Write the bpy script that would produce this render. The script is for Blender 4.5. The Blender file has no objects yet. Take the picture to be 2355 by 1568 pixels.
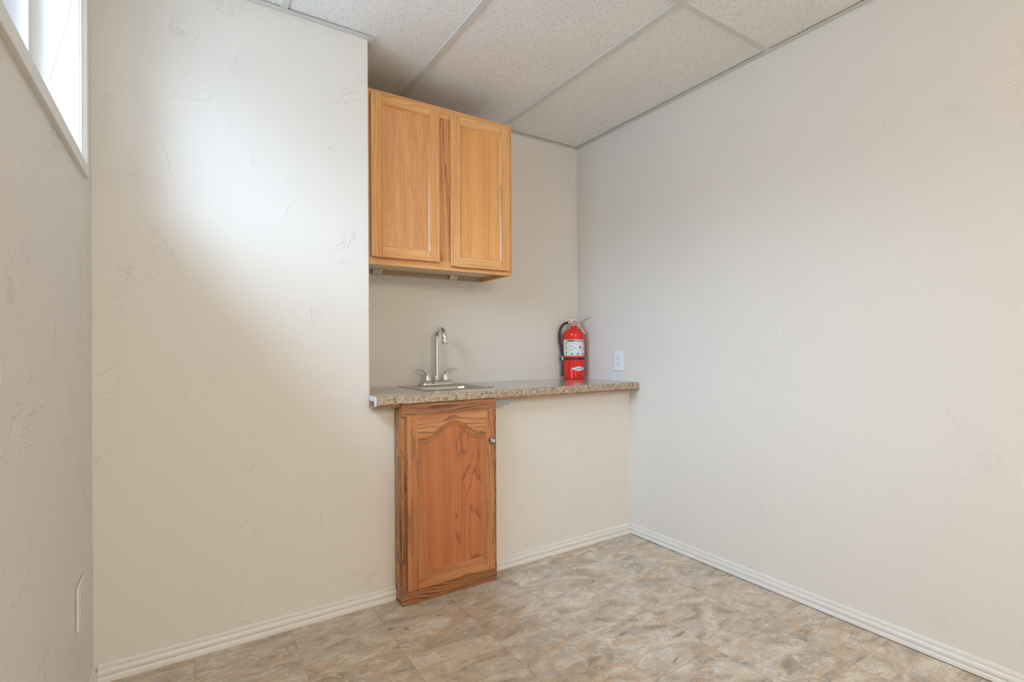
import bpy, bmesh, math, random
from mathutils import Vector, Matrix
random.seed(7)
C = bpy.context.scene.collection
PI = math.pi

# ---------------------------------------------------------------- camera
sc = bpy.context.scene
cd = bpy.data.cameras.new('camera')
cam = bpy.data.objects.new('camera', cd); C.objects.link(cam); sc.camera = cam
CAM = Vector((-2.1265, -2.0657, 1.0523)); yaw, pitch, roll = 0.5736, 0.0018, -0.0057
fw = Vector((math.sin(yaw)*math.cos(pitch), math.cos(yaw)*math.cos(pitch), math.sin(pitch)))
r0 = Vector((math.cos(yaw), -math.sin(yaw), 0)); u0 = r0.cross(fw)
rt = r0*math.cos(roll)+u0*math.sin(roll); up = -r0*math.sin(roll)+u0*math.cos(roll)
M = Matrix((rt, up, -fw)).transposed().to_4x4(); M.translation = CAM
cam.matrix_world = M
cd.sensor_width = 36; cd.sensor_fit = 'HORIZONTAL'
cd.lens = 1168.61/2355*36; cd.shift_y = 13.376/2355
cd.clip_start = 0.01

# ---------------------------------------------------------------- world: sky, brightness shaped by slope and azimuth to aim the window light
w = bpy.data.worlds.new('sky'); sc.world = w; w.use_nodes = True
nt = w.node_tree; nt.nodes.clear()
wo = nt.nodes.new('ShaderNodeOutputWorld'); bg = nt.nodes.new('ShaderNodeBackground')
tc = nt.nodes.new('ShaderNodeTexCoord'); sx = nt.nodes.new('ShaderNodeSeparateXYZ')
def nmath(op, a, b=None):
    nd = nt.nodes.new('ShaderNodeMath'); nd.operation = op
    for i_, v_ in enumerate((a, b)):
        if v_ is None: continue
        if isinstance(v_, (int, float)): nd.inputs[i_].default_value = v_
        else: nt.links.new(v_, nd.inputs[i_])
    return nd.outputs[0]
nt.links.new(tc.outputs['Generated'], sx.inputs[0])
out_x = nmath('MULTIPLY', sx.outputs[0], -1)                       # towards the side the window faces
slope = nmath('DIVIDE', sx.outputs[2], nmath('MAXIMUM', out_x, .06))
cr = nt.nodes.new('ShaderNodeValToRGB'); cr.color_ramp.interpolation = 'EASE'
# bright band shaped to form the window's light patch on the walls; value = (slope + 0.5)/2
SKY = [(0.0, .32), (.22, .34), (.28, .30), (.37, .72), (.50, 1.05), (.64, 1.10), (.84, 1.30), (.90, .22), (.97, .10)]
for i_, (p_, v_) in enumerate(SKY):
    e_ = cr.color_ramp.elements[i_] if i_ < 2 else cr.color_ramp.elements.new(p_)
    e_.position = p_; e_.color = (v_*.56, v_*.765, v_*1.03, 1)
mr = nt.nodes.new('ShaderNodeMapRange'); mr.inputs[1].default_value = -.5; mr.inputs[2].default_value = 1.5
nt.links.new(slope, mr.inputs[0]); nt.links.new(mr.outputs[0], cr.inputs[0])
nt.links.new(cr.outputs[0], bg.inputs[0]); nt.links.new(bg.outputs[0], wo.inputs[0])
az = nt.nodes.new('ShaderNodeMapRange'); az.interpolation_type = 'SMOOTHSTEP'
for i_, v_ in enumerate((.66, 1.0, .16, 2.55)): az.inputs[i_+1].default_value = v_
hor = nmath('SQRT', nmath('ADD', nmath('MULTIPLY', sx.outputs[0], sx.outputs[0]), nmath('MULTIPLY', sx.outputs[1], sx.outputs[1])))
side = nmath('ADD', nmath('MULTIPLY', out_x, .98), nmath('MULTIPLY', sx.outputs[1], -.20))
nt.links.new(nmath('DIVIDE', side, nmath('MAXIMUM', hor, .01)), az.inputs[0])
nt.links.new(nmath('MULTIPLY', az.outputs[0], 10.6), bg.inputs[1])

# portal in the window opening (guides the daylight)
def area(name, loc, rot, sx_, sy_, power, col, portal=False, spread=PI):
    l = bpy.data.lights.new(name, 'AREA'); l.shape = 'RECTANGLE'; l.size = sx_; l.size_y = sy_
    l.energy = power; l.color = col
    if portal: l.cycles.is_portal = True
    l.spread = spread
    o = bpy.data.objects.new(name, l); C.objects.link(o); o.location = loc; o.rotation_euler = rot
    return o
area('window_portal', (-2.62, -.81, 1.895), (0, -PI/2, 0), .62, 1.28, 1, (1, 1, 1), portal=True)

sc.view_settings.view_transform = 'Standard'; sc.view_settings.look = 'None'
sc.view_settings.gamma = 1; sc.view_settings.use_curve_mapping = False
sc.view_settings.exposure = 0.0

FILL = dict(power=150, globe=54, col=(1.0, .925, .825))  # strength and tint of the two added fill lights

# ---------------------------------------------------------------- node helpers
class NT:
    def __init__(s, name, rough=.5, metallic=0, spec=.5):
        s.m = bpy.data.materials.new(name); s.m.use_nodes = True; s.t = s.m.node_tree
        s.b = s.t.nodes['Principled BSDF']
        s.b.inputs['Roughness'].default_value = rough; s.b.inputs['Metallic'].default_value = metallic
        s.b.inputs['Specular IOR Level'].default_value = spec
    def n(s, typ, **kw):
        nd = s.t.nodes.new('ShaderNode'+typ)
        for k, v in kw.items():
            if k.startswith('i_'):
                key = k[2:]; key = int(key) if key.isdigit() else key.replace('_', ' ')
                nd.inputs[key].default_value = v
            else: setattr(nd, k, v)
        return nd
    def l(s, a, b): s.t.links.new(a, b)
    def obj(s): return s.n('TexCoord').outputs['Object']
    def mp(s, src, scale=(1,1,1), loc=(0,0,0), rot=(0,0,0)):
        m = s.n('Mapping'); m.inputs[1].default_value = loc; m.inputs[2].default_value = rot; m.inputs[3].default_value = scale
        s.l(src, m.inputs[0]); return m.outputs[0]
    def noise(s, src, scale, detail=2, rough=.5, dist=0, out='Fac'):
        nd = s.n('TexNoise'); nd.inputs['Scale'].default_value = scale; nd.inputs['Detail'].default_value = detail
        nd.inputs['Roughness'].default_value = rough; nd.inputs['Distortion'].default_value = dist
        s.l(src, nd.inputs['Vector']); return nd.outputs[out]
    def vor(s, src, scale, feature='F1', out='Distance', rnd=1):
        nd = s.n('TexVoronoi', feature=feature); nd.inputs['Scale'].default_value = scale
        nd.inputs['Randomness'].default_value = rnd
        s.l(src, nd.inputs['Vector']); return nd.outputs[out]
    def math(s, op, a, b=None, c=None, clamp=False):
        nd = s.n('Math', operation=op); nd.use_clamp = clamp
        for i, v in enumerate((a, b, c)):
            if v is None: continue
            if isinstance(v, (int, float)): nd.inputs[i].default_value = v
            else: s.l(v, nd.inputs[i])
        return nd.outputs[0]
    def sstep(s, v, a, b, lo=0, hi=1):
        nd = s.n('MapRange', interpolation_type='SMOOTHSTEP')
        s.l(v, nd.inputs[0])
        for i, x in enumerate((a, b, lo, hi)): nd.inputs[i+1].default_value = x
        return nd.outputs[0]
    def ramp(s, v, stops, mode='LINEAR'):
        nd = s.n('ValToRGB'); nd.color_ramp.interpolation = mode
        for i, (p, c) in enumerate(stops):
            e = nd.color_ramp.elements[i] if i < 2 else nd.color_ramp.elements.new(p)
            e.position = p; e.color = (*c, 1)
        s.l(v, nd.inputs[0]); return nd.outputs[0]
    def mix(s, f, a, b, mode='MIX'):
        nd = s.n('Mix', data_type='RGBA', blend_type=mode)
        for k, v in ((0, f), (6, a), (7, b)):
            if isinstance(v, (int, float)): nd.inputs[k].default_value = v
            elif isinstance(v, tuple): nd.inputs[k].default_value = (*v, 1)
            else: s.l(v, nd.inputs[k])
        return nd.outputs[2]
    def col(s, c):
        if isinstance(c, tuple): s.b.inputs['Base Color'].default_value = (*c, 1)
        else: s.l(c, s.b.inputs['Base Color'])
    def bump(s, h, strength, dist):
        nd = s.n('Bump'); nd.inputs['Strength'].default_value = strength; nd.inputs['Distance'].default_value = dist
        s.l(h, nd.inputs['Height']); s.l(nd.outputs[0], s.b.inputs['Normal'])

def plain(name, col, rough=.5, metallic=0, spec=.5, var=.03, scale=40):
    """procedural: faint noise in colour"""
    t = NT(name, rough, metallic, spec)
    f = t.noise(t.obj(), scale, 3)
    c2 = tuple(max(0, x*(1-var*2)) for x in col)
    t.col(t.mix(f, c2, col)); return t.m

# ---- walls: hand-trowelled plaster under cream paint
def plaster(name, scuffs=0.0, mark_amt=1.0, seed=0):
    t = NT(name, .62, 0, .35)
    o = t.mp(t.obj(), loc=(seed*3.1, seed*1.7, seed*.9))
    # ridges left by the trowel: thin contour lines, only in sparse areas
    n1 = t.noise(o, 3.2, 4, .62, .9); r1 = t.sstep(t.math('ABSOLUTE', t.math('SUBTRACT', n1, .5)), .0, .011, 1, 0)
    m1 = t.sstep(t.noise(o, 7.5, 2, .5), .545, .63)
    n2 = t.noise(t.mp(o, (1, 1, .6), (4, 2, 7), (.3, .5, .6)), 6.5, 5, .7, 1.4)
    r2 = t.sstep(t.math('ABSOLUTE', t.math('SUBTRACT', n2, .5)), .0, .02, 1, 0)
    m2 = t.sstep(t.noise(t.mp(o, loc=(9, 9, 9)), 5.0, 2), .58, .68)
    n3 = t.noise(t.mp(o, loc=(3, 8, 1)), 45, 4, .6); m3 = t.sstep(t.noise(t.mp(o, loc=(1, 5, 3)), 6, 2), .62, .72)
    rid = t.math('ADD', t.math('MULTIPLY', r1, m1), t.math('MULTIPLY', r2, m2))
    rid = t.math('ADD', rid, t.math('MULTIPLY', t.math('MULTIPLY', n3, m3), 1.2))
    low = t.math('MULTIPLY', t.noise(o, 2.2, 3, .5), 3.0)
    h = t.math('ADD', t.math('MULTIPLY', rid, mark_amt), low)
    h = t.math('ADD', h, t.math('MULTIPLY', t.noise(o, 120, 2), .06))
    t.bump(h, .8, .0020)
    base = (.79, .757, .70)
    c = t.mix(t.noise(o, 1.3, 2), base, tuple(x*.97 for x in base))
    if scuffs:
        v = t.vor(t.mp(o, (1, 1, .55), rot=(.2, .1, .3)), 11, out='Distance')
        sc_ = t.sstep(v, .07, .11, 1, 0)
        msk = t.sstep(t.noise(t.mp(o, loc=(2, 2, 6)), 4.5, 2), .50, .58)
        sm = t.sstep(t.noise(o, 90, 2), .5, .6)
        f = t.math('MULTIPLY', t.math('MULTIPLY', t.math('MULTIPLY', sc_, msk), sm), scuffs)
        c = t.mix(f, c, (.22, .20, .17))
    t.col(c); return t.m
M_wall = plaster('plaster_cream', 0, .65); M_wall_left = plaster('plaster_scuffed', .9, .9, 2); M_wall_right = plaster('plaster_smooth', 0, .32, 5)
M_trim = plain('white_trim_paint', (.80, .78, .74), .38, var=.02)
M_grid = plain('ceiling_grid_enamel', (.72, .72, .68), .45, var=.02)
M_vinyl = plain('white_vinyl', (.85, .86, .88), .35, var=.01)
M_plate = plain('white_plastic', (.84, .86, .90), .30, var=.01)
M_slot = plain('slot_dark', (.02, .018, .016), .6)

# ---- ceiling tile
def ceil_mat():
    t = NT('fissured_mineral_tile', .85, 0, .2)
    o = t.obj()
    d = None
    for k, (sc_, st, rz, thr) in enumerate([(88, (1, .45, 1), .5, .13), (80, (1, .42, 1), 1.9, .12), (120, (1, .6, 1), 2.6, .13), (150, (1, 1, 1), 0, .13)]):
        m = t.mp(o, loc=(k*1.3, k*2.1, 0), rot=(0, 0, rz)); m = t.mp(m, st)
        v = t.n('TexVoronoi', voronoi_dimensions='2D'); v.inputs['Scale'].default_value = sc_; t.l(m, v.inputs['Vector'])
        s = t.sstep(v.outputs['Distance'], thr*.6, thr*1.2, 1, 0)
        sep = t.n('SeparateColor'); t.l(v.outputs['Color'], sep.inputs[0])
        s = t.math('MULTIPLY', s, t.sstep(sep.outputs[0], .62, 1.0))
        d = s if d is None else t.math('MAXIMUM', d, s)
    base = t.mix(t.noise(o, 30, 3), (.93, .92, .89), (.90, .89, .86))
    t.col(t.mix(t.math('MULTIPLY', d, .75), base, (.22, .21, .19)))
    t.bump(t.math('SUBTRACT', t.math('MULTIPLY', t.noise(o, 160, 3), .3), d), .5, .001)
    return t.m
M_ceil = ceil_mat()

# ---- floor: stone-look vinyl tiles
TX0, TY0, TS = -1.7947, -.350, .3048
def floor_mat():
    t = NT('slate_look_vinyl_tile', .42, 0, .45)
    o = t.obj(); sp = t.n('SeparateXYZ'); t.l(o, sp.inputs[0])
    u = t.math('DIVIDE', t.math('SUBTRACT', sp.outputs[0], TX0), TS); v = t.math('DIVIDE', t.math('SUBTRACT', sp.outputs[1], TY0), TS)
    fu, fv = t.math('FLOOR', u), t.math('FLOOR', v)
    cell = t.n('CombineXYZ'); t.l(fu, cell.inputs[0]); t.l(fv, cell.inputs[1])
    wn = t.n('TexWhiteNoise', noise_dimensions='3D'); t.l(cell.outputs[0], wn.inputs[0])
    off = t.n('VectorMath', operation='SCALE'); t.l(wn.outputs['Color'], off.inputs[0]); off.inputs['Scale'].default_value = 13
    add = t.n('VectorMath', operation='ADD'); t.l(o, add.inputs[0]); t.l(off.outputs[0], add.inputs[1])
    P = t.mp(add.outputs[0], (1, 1.9, 1), rot=(0, 0, .25))
    a = t.noise(P, 6.5, 6, .62, .9); b = t.noise(t.mp(P, loc=(5, 3, 1)), 9, 6, .66, 1.4)
    base = t.ramp(a, [(.30, (.31, .26, .20)), (.42, (.47, .385, .285)), (.49, (.60, .495, .375)), (.55, (.66, .565, .445)), (.68, (.78, .715, .61))])
    orange = t.mix(t.sstep(b, .53, .64), base, (.62, .43, .26))
    grey = t.mix(t.math('MULTIPLY', t.sstep(t.noise(t.mp(P, loc=(1, 9, 2)), 8, 5, .6, 1.0), .53, .66), .75), orange, (.50, .475, .43))
    pale = t.mix(t.math('MULTIPLY', t.sstep(t.noise(t.mp(P, loc=(7, 2, 5)), 11, 6, .7, 1.2), .55, .66), .8), grey, (.76, .73, .67))
    dark = t.mix(t.math('MULTIPLY', t.sstep(t.noise(t.mp(P, loc=(3, 6, 8)), 7, 5, .65, 1.5), .635, .69), .75), pale, (.20, .165, .135))
    # layered flake edges: dark contour with a light lip
    nn = t.noise(t.mp(P, loc=(2, 2, 2)), 8.5, 7, .68, 1.9)
    e1 = t.sstep(t.math('ABSOLUTE', t.math('SUBTRACT', nn, .5)), 0, .010, 1, 0)
    e2 = t.sstep(t.math('ABSOLUTE', t.math('SUBTRACT', nn, .516)), 0, .012, 1, 0)
    nn3 = t.noise(t.mp(P, loc=(6, 1, 2)), 14, 6, .7, 2.2)
    e3 = t.sstep(t.math('ABSOLUTE', t.math('SUBTRACT', nn3, .47)), 0, .010, 1, 0)
    c = t.mix(t.math('MULTIPLY', e1, .55), dark, (.20, .155, .12)); c = t.mix(t.math('MULTIPLY', e2, .6), c, (.84, .80, .72))
    c = t.mix(t.math('MULTIPLY', e3, .35), c, (.24, .19, .15))
    c = t.mix(t.math('MULTIPLY', t.sstep(t.noise(P, 90, 4, .7), .45, .65), .22), c, (.26, .22, .18))
    # joints
    def edge(x): 
        f = t.math('FRACT', x); return t.math('MINIMUM', f, t.math('SUBTRACT', 1, f))
    g = t.sstep(t.math('MINIMUM', edge(u), edge(v)), .0010, .0034, 1, 0)
    c = t.mix(t.math('MULTIPLY', g, .6), c, (.16, .13, .10))
    t.col(c)
    h = t.math('SUBTRACT', t.math('MULTIPLY', nn, 1.0), t.math('MULTIPLY', g, 1.2))
    h = t.math('ADD', h, t.math('MULTIPLY', b, .8))
    t.bump(h, .35, .0015)
    return t.m
M_floor = floor_mat()

# ---- oak.  axis = grain direction in object space
def oak(name, axis, light, mid, dark, lin=60, K=4, ns=8, al=.10, amt=.5, pore=.5, off=(0, 0, 0), rough=.34, lo=.45, coat=.2):
    t = NT(name, rough, 0, .5)
    o = t.mp(t.obj(), loc=off)
    def st(a): return {'x': (a, 1, 1), 'y': (1, a, 1), 'z': (1, 1, a)}[axis]
    sp = t.n('SeparateXYZ'); t.l(o, sp.inputs[0])
    acr = t.math('ADD', sp.outputs[2 if axis == 'x' else 0], t.math('MULTIPLY', sp.outputs[1], .8))
    # growth rings: contour lines of a stretched field plus a steady run across the board
    fld = t.noise(t.mp(o, st(al)), ns, 2, .45, .25)
    f = t.math('ADD', t.math('MULTIPLY', acr, lin), t.math('MULTIPLY', fld, K))
    f = t.math('ADD', f, t.math('MULTIPLY', t.noise(t.mp(o, st(.25)), ns*7, 2, .5), .35))
    rr = t.math('FRACT', f)
    band = t.math('MULTIPLY', t.sstep(rr, lo, .93), t.sstep(rr, .95, 1.0, 1, 0))
    soft = t.noise(t.mp(o, st(.05)), 26, 3, .6)
    c = t.mix(t.sstep(soft, .32, .68), mid, light)
    brk = t.sstep(t.noise(t.mp(o, st(.06), (3, 1, 2)), 130, 3, .65), .30, .60)
    brk = t.math('MAXIMUM', brk, .35)
    c = t.mix(t.math('MULTIPLY', t.math('MULTIPLY', band, brk), amt), c, dark)
    fine = t.noise(t.mp(o, st(.03)), 420, 2, .6)
    c = t.mix(t.math('MULTIPLY', t.sstep(fine, .53, .68), pore), c, tuple(m*.55+d*.25 for m, d in zip(mid, dark)))
    t.col(c); t.bump(t.math('SUBTRACT', 1, fine), .10, .0005)
    t.b.inputs['Coat Weight'].default_value = coat; t.b.inputs['Coat Roughness'].default_value = .25
    return t.m
HL, HM, HD = (.88, .50, .20), (.77, .385, .138), (.42, .165, .052)
honey_v = oak('honey_oak_upright', 'z', HL, HM, HD, 75, 5, 9, .10, .55, .40, off=(.6, .3, -1.2))
honey_h = oak('honey_oak_crosswise', 'x', HL, HM, HD, 60, 6, 9, .10, .50, .35, off=(.9, .2, -1.9))
honey_p = oak('honey_oak_panel', 'z', (0.903, 0.490, 0.204), (0.756, 0.365, 0.138), (0.439, 0.171, 0.057), 150, 7, 10, .14, .60, .55, off=(1.9, .3, -1.0), lo=.3)
honey_p2 = oak('honey_oak_panel_plain', 'z', (0.903, 0.467, 0.165), (0.781, 0.376, 0.121), (0.561, 0.239, 0.077), 60, 4, 9, .06, .35, .40, off=(.5, .3, -1.6))
honey_dark = oak('honey_oak_knotty', 'z', (0.781, 0.393, 0.160), (0.671, 0.308, 0.116), (0.268, 0.097, 0.039), 40, 7, 13, .10, .8, .5, off=(1.03, .2, -1.7), lo=.5)
RD = (.060, .026, .014)
red_v = oak('red_oak_upright', 'z', (0.56, 0.245, 0.096), (0.43, 0.162, 0.060), (0.15, 0.052, 0.020), 45, 8, 13, .12, .60, .45, off=(1.25, .05, -.3), rough=.4)
red_h = oak('red_oak_crosswise', 'x', (0.61, 0.275, 0.108), (0.46, 0.175, 0.065), (0.13, 0.047, 0.018), 22, 10, 7, .26, .80, .35, off=(1.15, .05, -.70), rough=.4, lo=.5)
red_p = oak('red_oak_panel', 'z', (0.620, 0.218, 0.074), (0.496, 0.162, 0.053), (0.260, 0.076, 0.027), 190, 3, 6, .05, .62, .40, off=(1.9, .1, -.4), rough=.4, lo=.3)
red_p2 = oak('red_oak_panel_cathedral', 'z', (0.570, 0.190, 0.064), (0.477, 0.151, 0.050), (0.186, 0.054, 0.020), 9, 9, 6.5, .26, .75, .30, off=(1.00, .1, -.47), rough=.4, lo=.62)
dark_v = oak('dark_grained_oak_upright', 'z', (0.58, 0.265, 0.100), (0.37, 0.145, 0.052), RD, 50, 8, 14, .20, .95, .5, off=(1.39, .08, -.9), rough=.42)
dark_h = oak('dark_grained_oak_crosswise', 'x', (0.52, 0.225, 0.085), (0.36, 0.135, 0.050), RD, 75, 9, 8, .22, 1.0, .45, off=(1.6, .08, -.02), rough=.42, lo=.22)
red_m = oak('red_oak_moulding', 'x', (0.56, 0.240, 0.092), (0.46, 0.172, 0.063), (0.20, .070, .027), 20, 4, 8, .1, .25, .3, rough=.38)
red_mz = oak('red_oak_moulding_upright', 'z', (0.56, 0.240, 0.092), (0.46, 0.172, 0.063), (0.20, .070, .027), 20, 4, 8, .1, .25, .3, rough=.38)
M_carcass = oak('cabinet_ply', 'x', (.82, .72, .54), (.77, .66, .48), (.62, .50, .34), 20, 3, 6, .1, .3, .15, rough=.5)
M_carcass_dk = oak('cabinet_rail_ply', 'x', (.52, .38, .26), (.46, .32, .21), (.34, .22, .14), 60, 3, 8, .1, .3, .3, rough=.6)

# ---- granite-look laminate
def granite():
    t = NT('granite_look_laminate', .27, 0, .5)
    o = t.mp(t.obj(), (1, 1, 1))
    a = t.noise(o, 70, 5, .75, .6); b = t.noise(t.mp(o, loc=(3, 1, 2)), 125, 4, .7, .8); d = t.noise(t.mp(o, loc=(8, 1, 2)), 62, 5, .75, 1.2)
    c = t.ramp(a, [(.30, (.20, .13, .075)), (.44, (.36, .255, .155)), (.54, (.50, .385, .25)), (.68, (.66, .57, .43))])
    c = t.mix(t.sstep(b, .58, .66), c, (.70, .60, .46)); c = t.mix(t.math('MULTIPLY', t.sstep(d, .55, .61), .85), c, (.085, .065, .05))
    c = t.mix(t.math('MULTIPLY', t.sstep(t.noise(t.mp(o, loc=(5, 5, 5)), 190, 3, .6), .57, .64), .85), c, (.12, .085, .06))
    t.col(c); t.bump(b, .03, .0003)
    t.b.inputs['Coat Weight'].default_value = .8; t.b.inputs['Coat Roughness'].default_value = .16; t.b.inputs['Coat IOR'].default_value = 1.6
    return t.m
M_granite = granite()
M_caulk = plain('white_caulk', (.80, .79, .76), .5)

def metal(name, col, rough, bumpy=0, scale=(1, 1, 1)):
    t = NT(name, rough, 1.0); f = t.noise(t.mp(t.obj(), scale), 60, 3)
    t.col(t.mix(f, col, tuple(x*.93 for x in col)))
    if bumpy: t.bump(f, bumpy, .0005)
    return t.m
M_chrome = metal('polished_chrome', (.80, .79, .77), .07)
M_steel = metal('brushed_stainless', (.58, .56, .53), .30, .05, (1, .1, 1))
M_nick = metal('dull_nickel', (.50, .50, .49), .22)
M_galv = metal('galvanised_steel', (.42, .44, .45), .45, .1)
M_knob = metal('antique_pewter', (.23, .24, .22), .30)
M_knobc = plain('knob_cream_face', (.58, .55, .43), .35)
M_red = plain('fire_red_enamel', (.80, .022, .014), .16, var=.02)
M_blk = plain('black_rubber', (.022, .022, .024), .42)
M_blk2 = plain('black_plastic', (.03, .036, .036), .35)
M_lab = plain('label_white', (.78, .79, .82), .35, var=.01)
M_yel = plain('label_lime_yellow', (.70, .74, .24), .4)
M_ink = plain('label_navy_ink', (.045, .05, .075), .45)
M_inkg = plain('label_grey_ink', (.36, .36, .42), .45)
M_inkr = plain('label_red_ink', (.62, .12, .14), .45)
M_gauge = plain('gauge_face', (.62, .26, .28), .3)
M_cord = plain('white_cord', (.86, .86, .86), .6)
tg = NT('window_glass', .0)
gl = tg.n('BsdfGlass'); gl.inputs['IOR'].default_value = 1.0; gl.inputs['Roughness'].default_value = 0
tr = tg.n('BsdfTransparent'); gs = tg.n('BsdfGlossy'); gs.inputs['Roughness'].default_value = .02
lw = tg.n('LayerWeight'); lw.inputs[0].default_value = .12
ms = tg.n('MixShader'); tg.l(lw.outputs['Fresnel'], ms.inputs[0]); tg.l(tr.outputs[0], ms.inputs[1]); tg.l(gs.outputs[0], ms.inputs[2])
tg.t.nodes.remove(gl); tg.l(ms.outputs[0], tg.t.nodes['Material Output'].inputs[0]); M_glass = tg.m

# ---------------------------------------------------------------- mesh builder
class MB:
    def __init__(s): s.v = []; s.f = []; s.mi = []
    def add(s, vs, fs, mi=0):
        o = len(s.v); s.v += [tuple(x) for x in vs]
        for f in fs: s.f.append(tuple(i+o for i in f)); s.mi.append(mi)
        return s
    def box(s, x0, x1, y0, y1, z0, z1, mi=0):
        v = [(x, y, z) for z in (z0, z1) for y in (y0, y1) for x in (x0, x1)]
        return s.add(v, [(0, 2, 3, 1), (4, 5, 7, 6), (0, 1, 5, 4), (2, 6, 7, 3), (0, 4, 6, 2), (1, 3, 7, 5)], mi)
    def prism(s, prof, a, b, fn, mi=0, caps=True):
        """prof: list of 2-D points (closed); fn(p, t) -> 3-D; extruded from t=a to t=b"""
        n = len(prof); v = [fn(p, a) for p in prof]+[fn(p, b) for p in prof]
        f = [(i, (i+1) % n, (i+1) % n+n, i+n) for i in range(n)]
        if caps: f += [tuple(range(n))[::-1], tuple(range(n, 2*n))]
        return s.add(v, f, mi)
    def lathe(s, prof, c=(0, 0, 0), n=32, axis='z', mi=0, mat=None):
        """prof: list of (r, h)"""
        v = []; f = []
        for r, h in prof:
            for k in range(n):
                a = 2*PI*k/n; p = Vector((r*math.cos(a), r*math.sin(a), h))
                if axis == 'y': p = Vector((p.x, p.z, p.y))
                if axis == 'x': p = Vector((p.z, p.x, p.y))
                if mat: p = mat @ p
                v.append(p+Vector(c))
        for i in range(len(prof)-1):
            for k in range(n):
                k2 = (k+1) % n; f.append((i*n+k, i*n+k2, (i+1)*n+k2, (i+1)*n+k))
        if prof[0][0] > 1e-6: f.append(tuple(range(n))[::-1])
        if prof[-1][0] > 1e-6: f.append(tuple(range((len(prof)-1)*n, len(prof)*n)))
        return s.add(v, f, mi)
    def tube(s, pts, rad, n=16, mi=0, caps=True, flat=1.0):
        pts = [Vector(p) for p in pts]; m = len(pts); v = []
        rads = rad if isinstance(rad, (list, tuple)) else [rad]*m
        ref = None
        for i, p in enumerate(pts):
            d = (pts[min(i+1, m-1)]-pts[max(i-1, 0)]).normalized()
            if ref is None:
                ref = Vector((0, 1, 0)) if abs(d.y) < .9 else Vector((1, 0, 0))
            a = (ref-d*ref.dot(d)).normalized(); ref = a; b = d.cross(a)
            r = rads[i]
            rx, ry = r if isinstance(r, tuple) else (r, r*flat)
            for k in range(n):
                t_ = 2*PI*k/n; v.append(p+a*rx*math.cos(t_)+b*ry*math.sin(t_))
        f = [(i*n+k, i*n+(k+1) % n, (i+1)*n+(k+1) % n, (i+1)*n+k) for i in range(m-1) for k in range(n)]
        if caps: f += [tuple(range(n))[::-1], tuple(range((m-1)*n, m*n))]
        return s.add(v, f, mi)
    def build(s, name, mats, parent=None, bevel=0, smooth=False, segs=2, angle=35):
        me = bpy.data.meshes.new(name); me.from_pydata(s.v, [], s.f)
        mats = mats if isinstance(mats, (list, tuple)) else [mats]
        for m in mats: me.materials.append(m)
        for p, mi in zip(me.polygons, s.mi): p.material_index = mi
        bm = bmesh.new(); bm.from_mesh(me); bmesh.ops.remove_doubles(bm, verts=bm.verts, dist=1e-6)
        bmesh.ops.recalc_face_normals(bm, faces=bm.faces)
        if smooth:
            for f in bm.faces: f.smooth = True
            for e in bm.edges:
                if len(e.link_faces) == 2 and e.calc_face_angle(0) > math.radians(angle): e.smooth = False
        bm.to_mesh(me); bm.free()
        o = bpy.data.objects.new(name, me); C.objects.link(o)
        if parent: o.parent = parent
        if bevel:
            b = o.modifiers.new('bevel', 'BEVEL'); b.width = bevel; b.segments = segs; b.limit_method = 'ANGLE'; b.angle_limit = math.radians(30)
        return o

def bez(pts, n=10):
    """Catmull-Rom through points"""
    P = [Vector(p) for p in pts]; out = []
    for i in range(len(P)-1):
        p0 = P[max(i-1, 0)]; p1 = P[i]; p2 = P[i+1]; p3 = P[min(i+2, len(P)-1)]
        for k in range(n):
            t_ = k/n; out.append(.5*((2*p1)+(p2-p0)*t_+(2*p0-5*p1+4*p2-p3)*t_**2+(3*p1-p0-3*p2+p3)*t_**3))
    out.append(P[-1]); return out

def struct(o, label=None): 
    o['kind'] = 'structure'
    if label: o['label'] = label
    return o
def thing(name, label, cat, loc=(0, 0, 0), rotz=0, group=None):
    o = bpy.data.objects.new(name, None); C.objects.link(o); o.empty_display_size = .05
    o.location = loc; o.rotation_euler = (0, 0, rotz); o['label'] = label; o['category'] = cat
    if group: o['group'] = group
    return o

# ---------------------------------------------------------------- room shell
XL, XE, D, H = -2.3698, -1.4865, .4466, 2.3207
YB = -5.4          # far wall behind the camera
ZU = .812          # top of the half wall
# back wall: thick block left of the niche + half wall below the counter
wb = MB()
rr = .005
corner = [(XL-.25, 0), (XE-rr, 0)]+[(XE-rr+rr*math.sin(a), rr-rr*math.cos(a)) for a in [PI/2*k/5 for k in range(1, 6)]]+[(XE, D+.12), (XL-.25, D+.12)]
wb.prism(corner, ZU, H+.05, lambda p, t_: (p[0], p[1], t_))
wb.box(XL-.25, -1.26, 0, D+.12, -.02, ZU); wb.box(-.80, .15, 0, D+.12, -.02, ZU)
wb.box(-1.26, -.80, 0, .03, -.02, ZU); wb.box(-1.26, -.80, .03, D+.12, -.02, ZU-.22)
struct(wb.build('wall_back', M_wall), 'cream plastered wall with the sink niche cut into it')
wn_ = MB().box(XE-.02, .15, D, D+.12, ZU+.001, H+.05)
struct(wn_.build('wall_niche', M_wall), 'recessed wall behind the faucet and hanging cabinet')
struct(MB().box(0, .15, YB, 0, -.02, H+.05).box(0, .15, 0, D, ZU, H+.05).build('wall_right', M_wall_right), 'long cream plastered wall on the right')
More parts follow.
